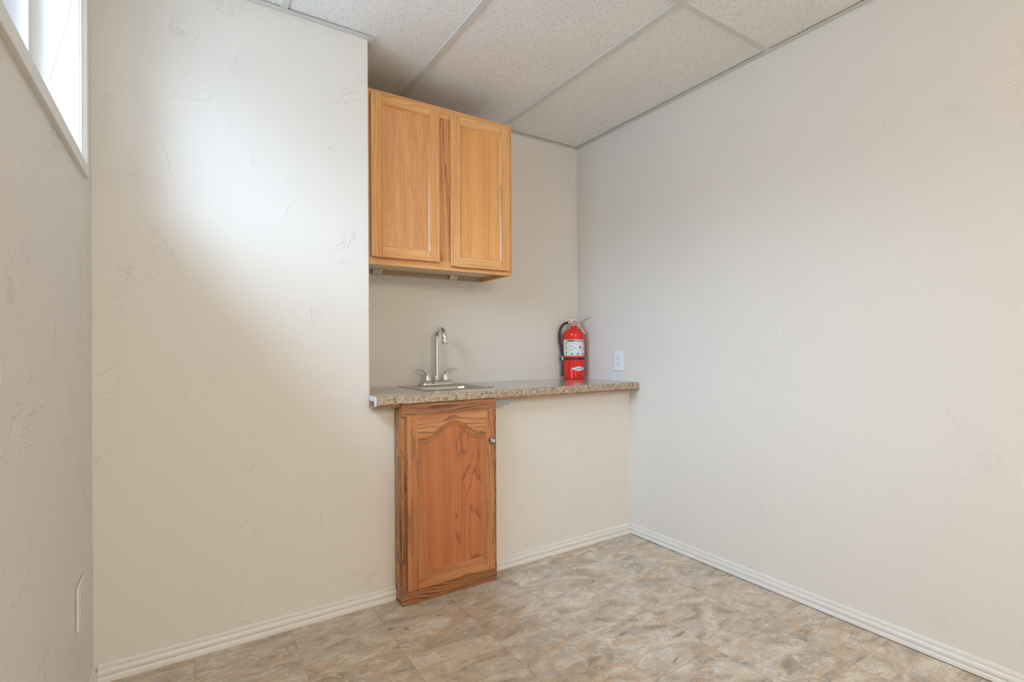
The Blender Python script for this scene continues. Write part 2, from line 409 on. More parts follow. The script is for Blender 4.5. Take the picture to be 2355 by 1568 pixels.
# left wall with the high window opening
WY0, WY1, WZ0, WZ1 = -1.44, -.175, 1.588, 2.205
XO = XL-.25
struct(MB().box(XO, XL, YB, 0, -.02, WZ0).box(XO, XL, YB, WY0, WZ0, WZ1).box(XO, XL, WY1, 0, WZ0, WZ1).box(XO, XL, YB, 0, WZ1, H+.05).build('wall_left', M_wall_left), 'scuffed cream wall under the high window')
struct(MB().box(XO, .15, YB-.12, YB, -.02, H+.05).build('wall_front', M_wall), 'wall behind the viewpoint')
struct(MB().box(XO, .15, YB-.12, D+.12, -.06, 0).build('floor', M_floor), 'stone-look vinyl tile floor')

# ceiling: mineral tiles with exposed grid bars
ce = struct(MB().box(XL-.02, .02, YB, D+.02, H+.004, H+.06).build('ceiling', M_ceil), 'suspended ceiling of speckled mineral tiles')
def bar(x0, x1, y0, y1):
    MB().box(x0, x1, y0, y1, H-.0015, H+.004).build('grid_bar', M_grid, ce, bevel=.0006)
GX = [-1.807, -1.195, -.583]
for gx in GX: bar(gx-.012, gx+.012, YB, D if gx > XE else 0)
for (a, b) in ((-.571, 0), (-1.183, -.595), (-1.795, -1.207), (XL, -1.819)):
    for k in range(4):
        y = -.835-1.219*k
        if y > YB: bar(a, b, y-.012, y+.012)
# wall angles round the ceiling edge
def wangle(i, x0, x1, y0, y1, side):
    m = MB().box(x0, x1, y0, y1, H-.004, H-.0016)
    if side == 'y': m.box(x0, x1, y1-.0015, y1, H-.022, H-.004)
    o = m.build('trim_%d' % i, M_grid); struct(o, 'painted metal angle along the ceiling edge')
wangle(1, XL, XE+.022, -.026, -.0005, '')
wangle(2, XE+.0005, XE+.022, -.0005, D, '')
wangle(3, XE+.022, -.022, D-.022, D-.0005, '')
wangle(4, -.022, -.0005, YB, D, '')
wangle(5, XL+.0005, XL+.022, YB, -.026, '')

# baseboards: stepped colonial profile (t out from wall, z)
BP = [(0, 0), (.0125, 0), (.0125, .015), (.0105, .0175), (.0095, .0195), (.011, .0225), (.0125, .027), (.0122, .033), (.0100, .0385), (.0078, .0405), (.0075, .0435), (.0088, .0455), (.0080, .0490), (.0058, .0500), (.0058, .0525), (.0045, .0548), (.0020, .0575), (0, .0575)]
def base(name, fn, a, b, lab, gap=0): struct(MB().prism([(p[0], max(p[1], gap)) for p in BP], a, b, fn).build(name, M_trim, smooth=True, angle=50), lab)
base('baseboard_back', lambda p, t_: (t_, -p[0]-.0003, p[1]), XL+.012, -1.384, 'white ridged baseboard left of the lower cabinet')
base('baseboard_back_right', lambda p, t_: (t_, -p[0]-.0003, p[1]), -.934, -.0003, 'white ridged baseboard right of the lower cabinet')
base('baseboard_right', lambda p, t_: (-p[0]-.0003, t_, p[1]), YB, -.0128, 'white ridged baseboard along the right wall', .0032)
base('baseboard_left', lambda p, t_: (XL+p[0]+.0003, t_, p[1]), YB, -.0003, 'white ridged baseboard along the left wall')

# ---------------------------------------------------------------- window
wi = bpy.data.objects.new('window_1', None); C.objects.link(wi); wi.location = (XL, (WY0+WY1)/2, WZ0); struct(wi, 'high white sliding window in the left wall')
def wpart(m, name, mat, **k):
    o = m.build(name, mat, None, **k); o.parent = wi; o.matrix_parent_inverse = Matrix.Translation(-Vector(wi.location)); return o
cw, ct = .035, .012
cs = MB()
cs.box(XL-.006, XL+ct, WY0-cw, WY1+cw, WZ0-cw, WZ0+.001)
cs.box(XL-.006, XL+ct, WY0-cw, WY1+cw, WZ1-.001, WZ1+cw)
cs.prism([(XL-.011, WY1-.0015), (XL-.006, WY1-.0015), (XL+ct, WY1+.009), (XL+ct, WY1+cw), (XL-.011, WY1+cw)], WZ0, WZ1, lambda p, t_: (p[0], p[1], t_))
cs.prism([(XL-.011, WY0+.0015), (XL-.006, WY0+.0015), (XL+ct, WY0-.009), (XL+ct, WY0-cw), (XL-.011, WY0-cw)], WZ0, WZ1, lambda p, t_: (p[0], p[1], t_))
wpart(cs, 'window_casing', M_trim, bevel=.002)
FX1 = XL-.108; FX0 = FX1-.075
fr = MB()
def ring(m, x0, x1, y0, y1, z0, z1, w_):
    m.box(x0, x1, y0, y0+w_, z0, z1); m.box(x0, x1, y1-w_, y1, z0, z1); m.box(x0, x1, y0+w_, y1-w_, z0, z0+w_); m.box(x0, x1, y0+w_, y1-w_, z1-w_, z1)
ring(fr, FX0, FX1, WY0, WY1, WZ0, WZ1, .022)
wpart(fr, 'window_frame', M_vinyl, bevel=.002)
ym = (WY0+WY1)/2
for (a, b, x) in ((WY0+.022, ym+.02, FX1-.032), (ym-.02, WY1-.022, FX1-.062)):
    m = MB(); ring(m, x-.012, x+.012, a, b, WZ0+.022, WZ1-.022, .028)
    s_ = wpart(m, 'window_sash', M_vinyl, bevel=.0015)
    g = MB().box(x-.002, x+.002, a+.027, b-.027, WZ0+.049, WZ1-.049).build('glass_pane', M_glass, s_)

# blind pulled fully up, its lift cord looped over the sill
bl = thing('window_blind', 'white raised blind at the window head with a knotted hanging cord', 'blind', (XL-.06, -.80, WZ1))
MB().box(-.02, .02, -.60, .60, -.028, -.002).build('headrail', M_vinyl, bl, bevel=.002)
sl = MB()
for k in range(5): sl.box(-.018, .018, -.595, .595, -.0315-k*.0032-.0016, -.0315-k*.0032)
sl.build('slat_stack', M_vinyl, bl)
bo = Vector(bl.location)
def unp(px, py, y):   # point seen at that pixel on the plane Y=y
    d = fw+rt*((px-1177.5)/1168.61)-up*((py-784-13.376)/1168.61); s_ = (y-CAM.y)/d.y; return CAM+d*s_
yc = -.235
k1 = [unp(x, y, yc) for x, y in ((164, -6), (158, 30), (148, 70), (137, 105), (126, 145), (113, 181))]
top = Vector((k1[0].x, yc, WZ1-.03)); k1 = [top]+k1
for dx in (-.0012, .0016):
    MB().tube([p+Vector((dx*(1 if i < len(k1)-1 else 0), .001, 0))-bo for i, p in enumerate(bez(k1, 6))], .0009, 8).build('lift_cord', M_cord, bl, smooth=True)
kn = unp(113, 182, yc)-bo
m = MB(); m.lathe([(0, -.004), (.003, -.0025), (.0036, 0), (.003, .003), (0, .004)], kn, 12)
m.tube(bez([kn, unp(118, 178, yc)-bo, unp(119, 184, yc)-bo, kn], 6), .0012, 6)
m.build('cord_knot', M_cord, bl, smooth=True)
MB().tube(bez([kn, unp(103, 199, yc)-bo, unp(98, 212, yc)-bo], 6), .0009, 6).build('cord_tail', M_cord, bl, smooth=True)
MB().tube(bez([kn, unp(95, 182, yc)-bo, unp(84, 178, yc)-bo], 6), .0006, 6).build('cord_tail', M_cord, bl, smooth=True)

# ---------------------------------------------------------------- added fill light panel, unseen behind the viewpoint
def fill_panel(x, y, label):
    t_ = thing('fill_light_panel', label, 'fill light', (x, y, H), group=None)
    ring_ = MB(); hx, hy = .292, .60
    for (a, b, c, d_) in ((-hx, hx, -hy, -hy+.03), (-hx, hx, hy-.03, hy), (-hx, -hx+.03, -hy+.03, hy-.03), (hx-.03, hx, -hy+.03, hy-.03)): ring_.box(a, b, c, d_, -.008, .003)
    ring_.build('frame', M_grid, t_)
    em = NT('fill_panel_diffuser'); em.b.inputs['Emission Color'].default_value = (*FILL['col'], 1); em.b.inputs['Emission Strength'].default_value = FILL['power']/10
    MB().box(-hx+.03, hx-.03, -hy+.03, hy-.03, -.004, .003).build('diffuser', em.m, t_)
fill_panel(-1.501, -1.445-2*1.219, 'added fill light panel in the ceiling, unseen behind the viewpoint')

gb_ = thing('fill_globe', 'added globe fill light, unseen behind the viewpoint', 'ceiling lamp', (-1.85, -4.3, H))
MB().lathe([(.075, -.001), (.075, -.02), (.05, -.03), (.05, -.045), (0, -.045)], n=32).build('canopy', M_grid, gb_, smooth=True)
em = NT('fill_globe_emitter'); em.b.inputs['Emission Color'].default_value = (*FILL['col'], 1); em.b.inputs['Emission Strength'].default_value = FILL['globe']  # glowing globe added out of view for warm fill
MB().lathe([(0, -.375)]+[(.165*math.sin(a), -.21-.165*math.cos(a)) for a in [PI*k/16 for k in range(1, 15)]]+[(.045, -.046)], n=32).build('globe', em.m, gb_, smooth=True)

# ---------------------------------------------------------------- upper cabinet
def slab_frame(m, x0, x1, z0, z1, yf, th, sw, rw, mi_v=0, mi_h=1):
    """shaker frame with stiles (mi_v) and rails (mi_h), front at yf"""
    m.box(x0, x0+sw, yf, yf+th, z0, z1, mi_v); m.box(x1-sw, x1, yf, yf+th, z0, z1, mi_v)
    m.box(x0+sw, x1-sw, yf, yf+th, z0, z0+rw, mi_h); m.box(x0+sw, x1-sw, yf, yf+th, z1-rw, z1, mi_h)
cx0, cx1, cz0, cz1, cyf = -1.449, -.699, 1.424, 2.197, .1416
uc = thing('wall_cabinet', 'honey oak wall cabinet with two flat-panel doors hung above the sink', 'cabinet', ((cx0+cx1)/2, D-.001, cz0))
U = Vector(uc.location)
def off(m, o): m.v = [tuple(Vector(v)-o) for v in m.v]; return m
ca = MB()
ca.box(cx0+.003, cx0+.016, cyf+.019, D-.002, cz0, cz1-.002); ca.box(cx1-.016, cx1-.003, cyf+.019, D-.002, cz0, cz1-.002)
ca.box(cx0+.016, cx1-.016, cyf+.019, D-.002, cz1-.03, cz1-.018)
off(ca, U).build('side_panel', honey_v, uc, bevel=.0008)
off(MB().box(cx0+.016, cx1-.016, cyf+.019, D-.012, cz0+.024, cz0+.036), U).build('bottom_panel', M_carcass, uc)
off(MB().box(cx0+.016, cx1-.016, D-.012, D-.002, cz0+.001, cz1-.03), U).build('back_panel', M_carcass_dk, uc)
ff = MB(); 
ff.box(cx0, cx0+.038, cyf, cyf+.019, cz0, cz1, 0); ff.box(cx1-.038, cx1, cyf, cyf+.019, cz0, cz1, 0)
ff.box(cx0+.038, cx1-.038, cyf, cyf+.019, cz0, cz0+.042, 1); ff.box(cx0+.038, cx1-.038, cyf, cyf+.019, cz1-.05, cz1, 1)
ff.box(-1.125, -1.030, cyf+.0005, cyf+.019, cz0+.042, cz1-.05, 2)
off(ff, U).build('face_frame', [honey_v, honey_h, honey_dark], uc, bevel=.0007)
def shaker_door(x0, x1, z0, z1, pm, lab=None):
    yf = cyf-.0195; th = .019; sw, rw = .048, .046
    m = MB(); slab_frame(m, x0, x1, z0, z1, yf, th, sw, rw)
    o = off(m, U).build('door', [honey_v, honey_h], uc, bevel=.0032, segs=3)
    # bead step inside the frame + panel
    b = MB(); a0, a1, c0, c1 = x0+sw, x1-sw, z0+rw, z1-rw; q = .0065
    pts_o = [(a0, c0), (a1, c0), (a1, c1), (a0, c1)]; pts_i = [(a0+q, c0+q), (a1-q, c0+q), (a1-q, c1-q), (a0+q, c1-q)]
    v = [(x, yf+.0035, z) for x, z in pts_o]+[(x, yf+.0100, z) for x, z in pts_i]
    b.add(v, [(i, (i+1) % 4, (i+1) % 4+4, i+4) for i in (0, 2)], 1); b.add(v, [(i, (i+1) % 4, (i+1) % 4+4, i+4) for i in (1, 3)], 0)
    off(b, U).build('panel_bead', [honey_v, honey_h], o)
    off(MB().box(a0, a1, yf+.0099, yf+.016, c0, c1), U).build('door_panel', pm, o)
    return o
shaker_door(-1.438, -1.112, 1.456, 2.178, honey_p)
shaker_door(-1.052, -.722, 1.444, 2.169, honey_p2)
# white mounting clips on the back rail
for (xa, xb) in ((-1.338, -1.291), (-.917, -.868)):
    m = MB(); zz = cz0+.0215
    for k in range(2):
        a = xa+(xb-xa)*k/2; b = xa+(xb-xa)*(k+1)/2
        m.prism([(D-.015, zz-.020), (D-.022, zz-.020), (D-.032, zz+.0015), (D-.015, zz+.0015)], a+.0005, b-.0005, lambda p, t_: (t_, p[0], p[1]))
        m.box(a+.008, b-.008, D-.0345, D-.025, zz-.009, zz-.004)
    off(m, U).build('mounting_clip', plain('clip_nylon', (.74, .71, .66), .4), uc, bevel=.0008)['label'] = 'white nylon mounting clip'

# ---------------------------------------------------------------- lower cabinet
lx0, lx1, lyf, lz1 = -1.384, -.934, -.0835, .8220
lc = thing('base_cabinet', 'red-brown oak base cabinet with one arched-panel door under the counter', 'cabinet', ((lx0+lx1)/2, 0, 0)); Lq = Vector(lc.location)
sp = MB(); sp.box(lx0, lx0+.012, lyf+.0195, -.0005, .012, lz1); sp.box(lx0+.012, lx0+.02, lyf+.0195, -.0135, 0.0, .012)
off(sp, Lq).build('side_panel', dark_v, lc, bevel=.0006)
sp = MB(); sp.box(lx1-.012, lx1, lyf+.0195, -.0005, .062, lz1); sp.box(lx1-.012, lx1, lyf+.0195, -.0135, 0, .062)
off(sp, Lq).build('side_panel', dark_v, lc, bevel=.0006)
f = MB()
f.box(lx0+.003, lx0+.040, lyf+.002, lyf+.0195, .076, .767, 0); f.box(lx1-.038, lx1, lyf+.002, lyf+.0195, .052, .767, 0)
f.box(lx0+.003, lx1, lyf, lyf+.0195, .768, lz1, 1); f.box(lx0, lx1, lyf, lyf+.0195, 0, .0765, 1)
off(f, Lq).build('face_frame', [dark_v, dark_h], lc, bevel=.001)
# door with a cathedral-arched top rail and mitred bead
dx0, dx1, dz0, dz1 = -1.3655, -.9570, .0650, .7745; dyf = lyf-.0205
def arch(u):    # u 0..1 across the opening -> height of the rail's lower edge
    s_ = .5-.5*math.cos(2*PI*u)
    return .653+.066*s_**.9
ox0, ox1, oz0 = -1.2985, -1.0185, .1245
N = 40
def loop(inset, y):
    pts = [(ox0-inset, oz0-inset), (ox1+inset, oz0-inset)]
    top_ = []
    for k in range(N+1):
        u = k/N; x = ox0+(ox1-ox0)*u
        # ogee arch: flat shoulders then a bell
        v = min(1, max(0, (u-.06)/.88)); z = arch(v)
        top_.append((x, z))
    # offset along normals
    res = []
    for k, (x, z) in enumerate(top_):
        a = top_[max(k-1, 0)]; b = top_[min(k+1, N)]; t_ = Vector((b[0]-a[0], b[1]-a[1])).normalized()
        nx, nz = -t_.y, t_.x
        xx = x+nx*inset; zz = z+nz*inset
        if k == 0: xx, zz = ox0-inset, z+inset
        if k == N: xx, zz = ox1+inset, z+inset
        res.append((xx, zz))
    return [(x, y, z) for x, z in pts]+[(x, y, z) for x, z in reversed(res)]
L_out = loop(.0230, dyf); L_a = loop(.0215, dyf+.0030); L_b = loop(.0130, dyf+.0040); L_c = loop(.0110, dyf+.0078); L_d = loop(.0030, dyf+.0092); L_in = loop(0, dyf+.0125)
# flat frame: stiles, rails
m = MB()
# left & right stiles
e = .0230
zs_ = L_out[2][2]     # shoulder height at right / left ends
m.box(dx0, ox0-e, dyf, dyf+.0195, dz0, dz1, 0); m.box(ox1+e, dx1, dyf, dyf+.0195, dz0, dz1, 0)
m.box(ox0-e, ox1+e, dyf, dyf+.0195, dz0, oz0-e, 1)
top_ = [p for p in L_out[2:]][::-1]     # left->right
top_ = [(p[0], p[2]) for p in top_]
poly = [(ox0-e, dz1), (ox1+e, dz1)]+[p for p in reversed(top_)]
# build top rail by vertical strips
for (a, b) in zip(top_[:-1], top_[1:]):
    v = [(a[0], dyf, a[1]), (b[0], dyf, b[1]), (b[0], dyf, dz1), (a[0], dyf, dz1), (a[0], dyf+.0195, a[1]), (b[0], dyf+.0195, b[1]), (b[0], dyf+.0195, dz1), (a[0], dyf+.0195, dz1)]
    m.add(v, [(0, 1, 2, 3), (4, 7, 6, 5), (3, 2, 6, 7), (0, 4, 5, 1)], 1)
dr = off(m, Lq).build('door', [red_v, red_h], lc, bevel=.0018)
# bevelled outer lip
m = MB()
# mitred moulding
n = len(L_out)
for A, B in ((L_out, L_a), (L_a, L_b), (L_b, L_c), (L_c, L_d), (L_d, L_in)):
    for i in range(n):
        j = (i+1) % n
        mi = 1 if (i == 0 or 2 <= i < n-1) else 0
        m.add([A[i], A[j], B[j], B[i]], [(0, 1, 2, 3)], mi)
off(m, Lq).build('door_moulding', [red_mz, red_m], dr, smooth=True, angle=25)
pxm = -1.146
off(MB().box(ox0, pxm, dyf+.0124, dyf+.018, oz0, .725, 0).box(pxm, ox1, dyf+.0124, dyf+.018, oz0, .725, 1), Lq).build('door_panel', [red_p, red_p2], dr)
kn = MB(); kc = (-.9765, dyf, .641)
mt = Matrix.Rotation(PI/2, 3, 'X')
kn.lathe([(.0085, 0), (.0085, .003), (.006, .008), (.0062, .013), (.0105, .017), (.0145, .020), (.0150, .0235), (.0120, .0255), (.0085, .0262)], kc, 28, mat=mt, mi=0)
kn.lathe([(.0086, .0258), (.0080, .0275), (0, .0280)], kc, 28, mat=mt, mi=1)
off(kn, Lq).build('knob', [M_knob, M_knobc], dr, smooth=True, angle=40)['label'] = 'round pewter knob with a cream centre'

# ---------------------------------------------------------------- countertop
ZC = .8584; ZB = .8225
ctp = thing('countertop', 'speckled brown granite-look countertop filling the niche to the right wall', 'countertop', (-.75, 0, ZC)); K = Vector(ctp.location)
yf = -.080; R_ = .011
prof = [(D-.001, ZC), (.4300, ZC), (.0950, ZC)]+[(yf+R_-R_*math.sin(a), ZC-R_+R_*math.cos(a)) for a in [PI/2*k/6 for k in range(0, 7)]]+[(yf, ZB+.004), (yf+.004, ZB), (yf+.026, ZB), (yf+.026, ZC-.018), (D-.001, ZC-.018)]
stX = [XE+.0015, -1.190, -.862, -.0012]
m = MB(); n = len(prof)
V = [(x, p[0], p[1]) for x in stX for p in prof]; F = []
for s_ in range(3):
    for i in range(n):
        j = (i+1) % n
        if s_ == 1 and (i == 1): continue      # sink cut-out, top skin
        F.append((s_*n+i, s_*n+j, (s_+1)*n+j, (s_+1)*n+i))
for base_ in (0, 3*n):      # end caps: L-shaped section split into two convex polygons
    F.append(tuple(base_+i for i in list(range(2, n-2))) ); F.append(tuple(base_+i for i in (0, 1, 2, n-2, n-1)))
m.add(V, F)
off(m, K).build('slab', M_granite, ctp, smooth=True, angle=30)
# bead of caulk along the walls
ck = MB(); ck.tube([(XE+.003, D-.0025, ZC+.0012), (-.004, D-.0025, ZC+.0012)], .0030, 8); ck.tube([(-.0025, D-.004, ZC+.0012), (-.0025, yf+.012, ZC+.0012)], .0030, 8)
ck.tube([(-.001, yf+.012, ZC+.0005), (-.0008, yf+.003, ZC-.004), (-.0008, yf-.0003, ZC-.013), (-.0008, yf-.0003, ZB+.002)], .0022, 8)
off(ck, K).build('caulk_line', M_caulk, ctp, smooth=True)
# white end cap over the left front corner
EP = [(-.003, ZC+.0012), (yf+.012, ZC+.0012), (yf+.004, ZC-.001), (yf-.001, ZC-.007), (yf-.0015, ZC-.012), (yf-.0015, ZB-.002), (yf+.012, ZB-.002), (yf+.012, ZC-.018), (-.003, ZC-.018)]
m = MB()
def capf(p, t_): return (t_, p[0], p[1])
a_, b_ = XE-.0035, XE+.0015
V = [capf(p, a_) for p in EP]+[capf(p, b_) for p in EP]; n = len(EP)
m.add(V, [(i, (i+1) % n, (i+1) % n+n, i+n) for i in range(n)]+[(0, 1, 2, 3, 7, 8), (3, 4, 5, 6, 7), (n+8, n+7, n+3, n+2, n+1, n), (n+7, n+6, n+5, n+4, n+3)])
off(m, K).build('end_cap', plain('end_cap_plastic', (.72, .78, .86), .4), ctp, bevel=.0007)['label'] = 'white plastic end cap on the left corner'
# raw brown strips under the front edge
brn = oak('brown_strip_oak', 'x', (.50, .25, .115), (.38, .17, .075), (.12, .045, .02), 80, 5, 9, .1, .6, .4)
m = MB(); m.box(XE-.0035, lx0-.001, yf+.0125, -.0008, ZB-.0105, ZB-.0005); m.box(XE-.0035, XE+.0013, -.030, -.0008, ZB, ZC-.019)
m.box(XE+.002, lx0, -.045, -.0008, ZB, ZC-.0185)
off(m, K).build('support_strip', brn, ctp, bevel=.0006)
m = MB(); m.box(lx1+.0015, -.045, yf+.010, -.0008, ZB-.0095, ZB-.0005)
off(m, K).build('support_strip', brn, ctp, bevel=.0006)

# grey steel bracket under the counter, right of the cabinet
gb = thing('metal_bracket', 'small grey steel bracket under the counter, just right of the base cabinet', 'bracket', (-.88, 0, .80)); G = Vector(gb.location)
m = MB(); m.box(lx1+.002, -.862, -.0655, -.062, .788, ZB-.011); m.box(lx1+.002, -.862, -.0655, -.0008, ZB-.0125, ZB-.011); m.box(-.866, -.862, -.0655, -.03, .795, ZB-.0125)
m.prism([(-.862, .788), (-.852, .786), (-.858, .796), (-.862, .806)], -.0655, -.0625, lambda p, t_: (p[0], t_, p[1]))
off(m, G).build('bracket_plate', M_galv, gb, bevel=.0006)
m = MB().lathe([(.004, 0), (.004, .003), (0, .004)], (-.885, -.0655, .799), 12, mat=Matrix.Rotation(PI/2, 3, 'X'))
off(m, G).build('screw', M_galv, gb, smooth=True)

# ---------------------------------------------------------------- bar sink
sk = thing('bar_sink', 'square stainless bar sink dropped into the countertop below the faucet', 'sink', (-1.026, .255, ZC)); S_ = Vector(sk.location)
def rrect(hx, hy, r, z, n=8, cx=0, cy=0):
    out = []
    for (sx_, sy_, a0) in ((1, 1, 0), (-1, 1, PI/2), (-1, -1, PI), (1, -1, 3*PI/2)):
        for k in range(n+1):
            a = a0+PI/2*k/n; out.append((cx+sx_*(hx-r)+r*math.cos(a), cy+sy_*(hy-r)+r*math.sin(a), z))
    return out
loops = [rrect(.186, .178, .012, .0006), rrect(.1845, .1765, .012, .0030), rrect(.180, .172, .012, .0034),
         rrect(.158, .122, .050, .0030, cy=-.035), rrect(.153, .117, .047, -.0015, cy=-.035), rrect(.150, .114, .045, -.010, cy=-.035), rrect(.142, .106, .045, -.125, cy=-.035), rrect(.095, .070, .04, -.140, cy=-.035), rrect(.03, .03, .0299, -.143, cy=-.035)]
m = MB(); n = len(loops[0])
V = [p for l_ in loops for p in l_]; F = [(i*n+k, i*n+(k+1) % n, (i+1)*n+(k+1) % n, (i+1)*n+k) for i in range(len(loops)-1) for k in range(n)]
m.add(V, F); m.build('basin', M_steel, sk, smooth=True, angle=60)
MB().lathe([(.031, -.1435), (.031, -.141), (.024, -.1425), (0, -.146)], (0, -.035, 0), 24).build('drain', M_chrome, sk, smooth=True)

# ---------------------------------------------------------------- faucet
fa = thing('faucet', 'chrome gooseneck faucet with two lever handles on the sink ledge', 'faucet', (-1.020, .372, ZC+.0034))
def rr_loop(hx, hy, r, z): return rrect(hx, hy, r, z, 6)
ls = [rr_loop(.088, .026, .010, 0), rr_loop(.088, .026, .010, .003), rr_loop(.078, .022, .010, .0225), rr_loop(.073, .019, .010, .0245)]
m = MB(); n = len(ls[0]); m.add([p for l_ in ls for p in l_], [(i*n+k, i*n+(k+1) % n, (i+1)*n+(k+1) % n, (i+1)*n+k) for i in range(3) for k in range(n)]+[tuple(range(3*n, 4*n))])
m.build('base_plate', metal('satin_chrome', (.62, .60, .56), .16), fa, smooth=True, angle=45)
m = MB(); 
for a in (.8, -.9):
    c_ = Vector((-.030, -.0262, .0125)); d = Vector((math.cos(a), 0, math.sin(a)))*.0075; p_ = Vector((-d.z, 0, d.x)).normalized()*.0011
    yy = lambda z: -.0262+(z-.003)*.2+.0006
    vs = []
    for q in (c_+d+p_, c_+d-p_, c_-d-p_, c_-d+p_): vs.append((q.x, yy(q.z)-.0016, q.z))
    vs += [(x, y+.0012, z) for x, y, z in vs]
    m.add(vs, [(0, 1, 2, 3), (0, 4, 5, 1), (1, 5, 6, 2), (2, 6, 7, 3), (3, 7, 4, 0)])
m.build('cross_mark', M_ink, fa)
for s_ in (-1, 1):
    hx = s_*.051
    h = MB().lathe([(.0205, .0245), (.0205, .0265), (.0195, .029), (.0180, .038), (.0150, .050), (.0115, .060), (.0075, .066), (0, .0685)], (hx, 0, 0), 28)
    hp = bez([(hx-s_*.004, 0, .040), (hx+s_*.003, 0, .055), (hx+s_*.015, -.001, .0695), (hx+s_*.034, -.002, .0795), (hx+s_*.052, -.002, .0805), (hx+s_*.064, -.002, .0785)], 8)
    rn = len(hp); rad = [(.0135-.0050*min(1, i/(rn*.45)) + .0045*max(0, (i/rn-.6)/.4), .0120-.0072*min(1, i/(rn*.6))) for i in range(rn)]
    rad[-1] = (.007, .0028); rad[-2] = (.010, .0042)
    h.tube(hp, rad, 16)
    h.build('lever_handle', M_chrome, fa, smooth=True, angle=60)
col_ = MB().lathe([(.0165, .0245), (.0165, .030), (.0150, .031), (.0150, .036), (.0165, .037), (.0165, .044), (.0150, .046)], (0, 0, 0), 8); col_.build('collar', M_chrome, fa, bevel=.0008)
R2 = .0475; topz = .2895-R2
pts = [(0, 0, .044+i*(topz-.044)/6) for i in range(7)]+[(0, -R2+R2*math.cos(a), topz+R2*math.sin(a)) for a in [PI*k/18 for k in range(1, 19)]]+[(0, -2*R2, topz-.006)]
pts = [Vector(p) for p in pts]
gp = MB().tube(pts, .0122, 24); sp_ = gp.build('spout', M_chrome, fa, smooth=True)
MB().lathe([(.0128, .006), (.0142, .004), (.0146, -.004), (.0142, -.018), (.0130, -.020), (.0120, -.0195), (0, -.0190)][::-1], (0, -2*R2, topz-.012), 24).build('aerator', M_chrome, sp_, smooth=True, angle=50)

# ---------------------------------------------------------------- outlets
def duplex(m, y, z, flip=1):
    """receptacle face in local plate coordinates (u across, z up), returns nothing"""
def outlet(name, label, loc, rotz, w2, h2, devs, mat=M_plate):
    o = thing(name, label, 'outlet', loc, rotz)
    ls = [[(x, 0.0, z) for x, z in ((-w2, -h2), (w2, -h2), (w2, h2), (-w2, h2))], [(x, -.003, z) for x, z in ((-w2, -h2), (w2, -h2), (w2, h2), (-w2, h2))], [(x*.955, -.0058, z*.97) for x, z in ((-w2, -h2), (w2, -h2), (w2, h2), (-w2, h2))]]
    m = MB(); m.add([p for l_ in ls for p in l_], [(i*4+k, i*4+(k+1) % 4, (i+1)*4+(k+1) % 4, (i+1)*4+k) for i in range(2) for k in range(4)]+[(8, 9, 10, 11)])
    m.build('cover_plate', mat, o, bevel=.0008)
    for u in devs:
        m2 = MB()
        for cz in (-.0195, .0195):
            pr = [(u+.0172*math.cos(a), cz+max(-.0142, min(.0142, .0172*math.sin(a)))) for a in [2*PI*k/32 for k in range(32)]]
            m2.prism(pr, -.0075, -.0050, lambda p, t_: (p[0], t_, p[1]))
        rc = m2.build('receptacle', mat, o)
        for cz in (-.0195, .0195):
            MB().box(u-.0068, u-.0053, -.0078, -.0070, cz+.000, cz+.0085).build('slot', M_slot, rc); MB().box(u+.0053, u+.0066, -.0078, -.0070, cz+.001, cz+.0078).build('slot', M_slot, rc)
            pr = [(u+.0024*math.cos(a), cz-.0068+.0026*math.sin(a)) for a in [2*PI*k/12 for k in range(12)]]
            MB().prism(pr, -.0078, -.0070, lambda p, t_: (p[0], t_, p[1])).build('ground_hole', M_slot, rc)
        MB().lathe([(.0025, 0), (.0022, .001), (0, .0012)], (u, -.0058, 0), 12, mat=Matrix.Rotation(PI/2, 3, 'X')).build('screw', mat, o)
    return o
outlet('wall_outlet', 'white duplex outlet on the right wall above the counter end', (-.0002, .081, .972), -PI/2, .0365, .0565, [0])
o2 = outlet('wall_outlet', 'paint-covered cream outlet plate low on the left wall near the corner', (XL+.0012, -.247, .361), PI/2, .0585, .0585, [-.023], plain('cream_painted_plate', (.80, .77, .715), .5))

# ---------------------------------------------------------------- fire extinguisher
EX = thing('fire_extinguisher', 'red fire extinguisher with black hose standing in the counter corner', 'fire extinguisher', (-.096, .371, ZC+.0005), math.radians(-40))
r = .0640
body = [(0, .003), (.050, .003), (.060, 0), (.0625, .002), (r, .006), (r, .268)]
for k in range(1, 11):
    a = PI/2*k/10; body.append((.021+(r-.021)*math.cos(a), .268+.040*math.sin(a)))
body += [(.0205, .314), (.0215, .318), (.0215, .326), (.0165, .327)]
bd = MB().lathe(body, n=48).build('cylinder', M_red, EX, smooth=True, angle=40)
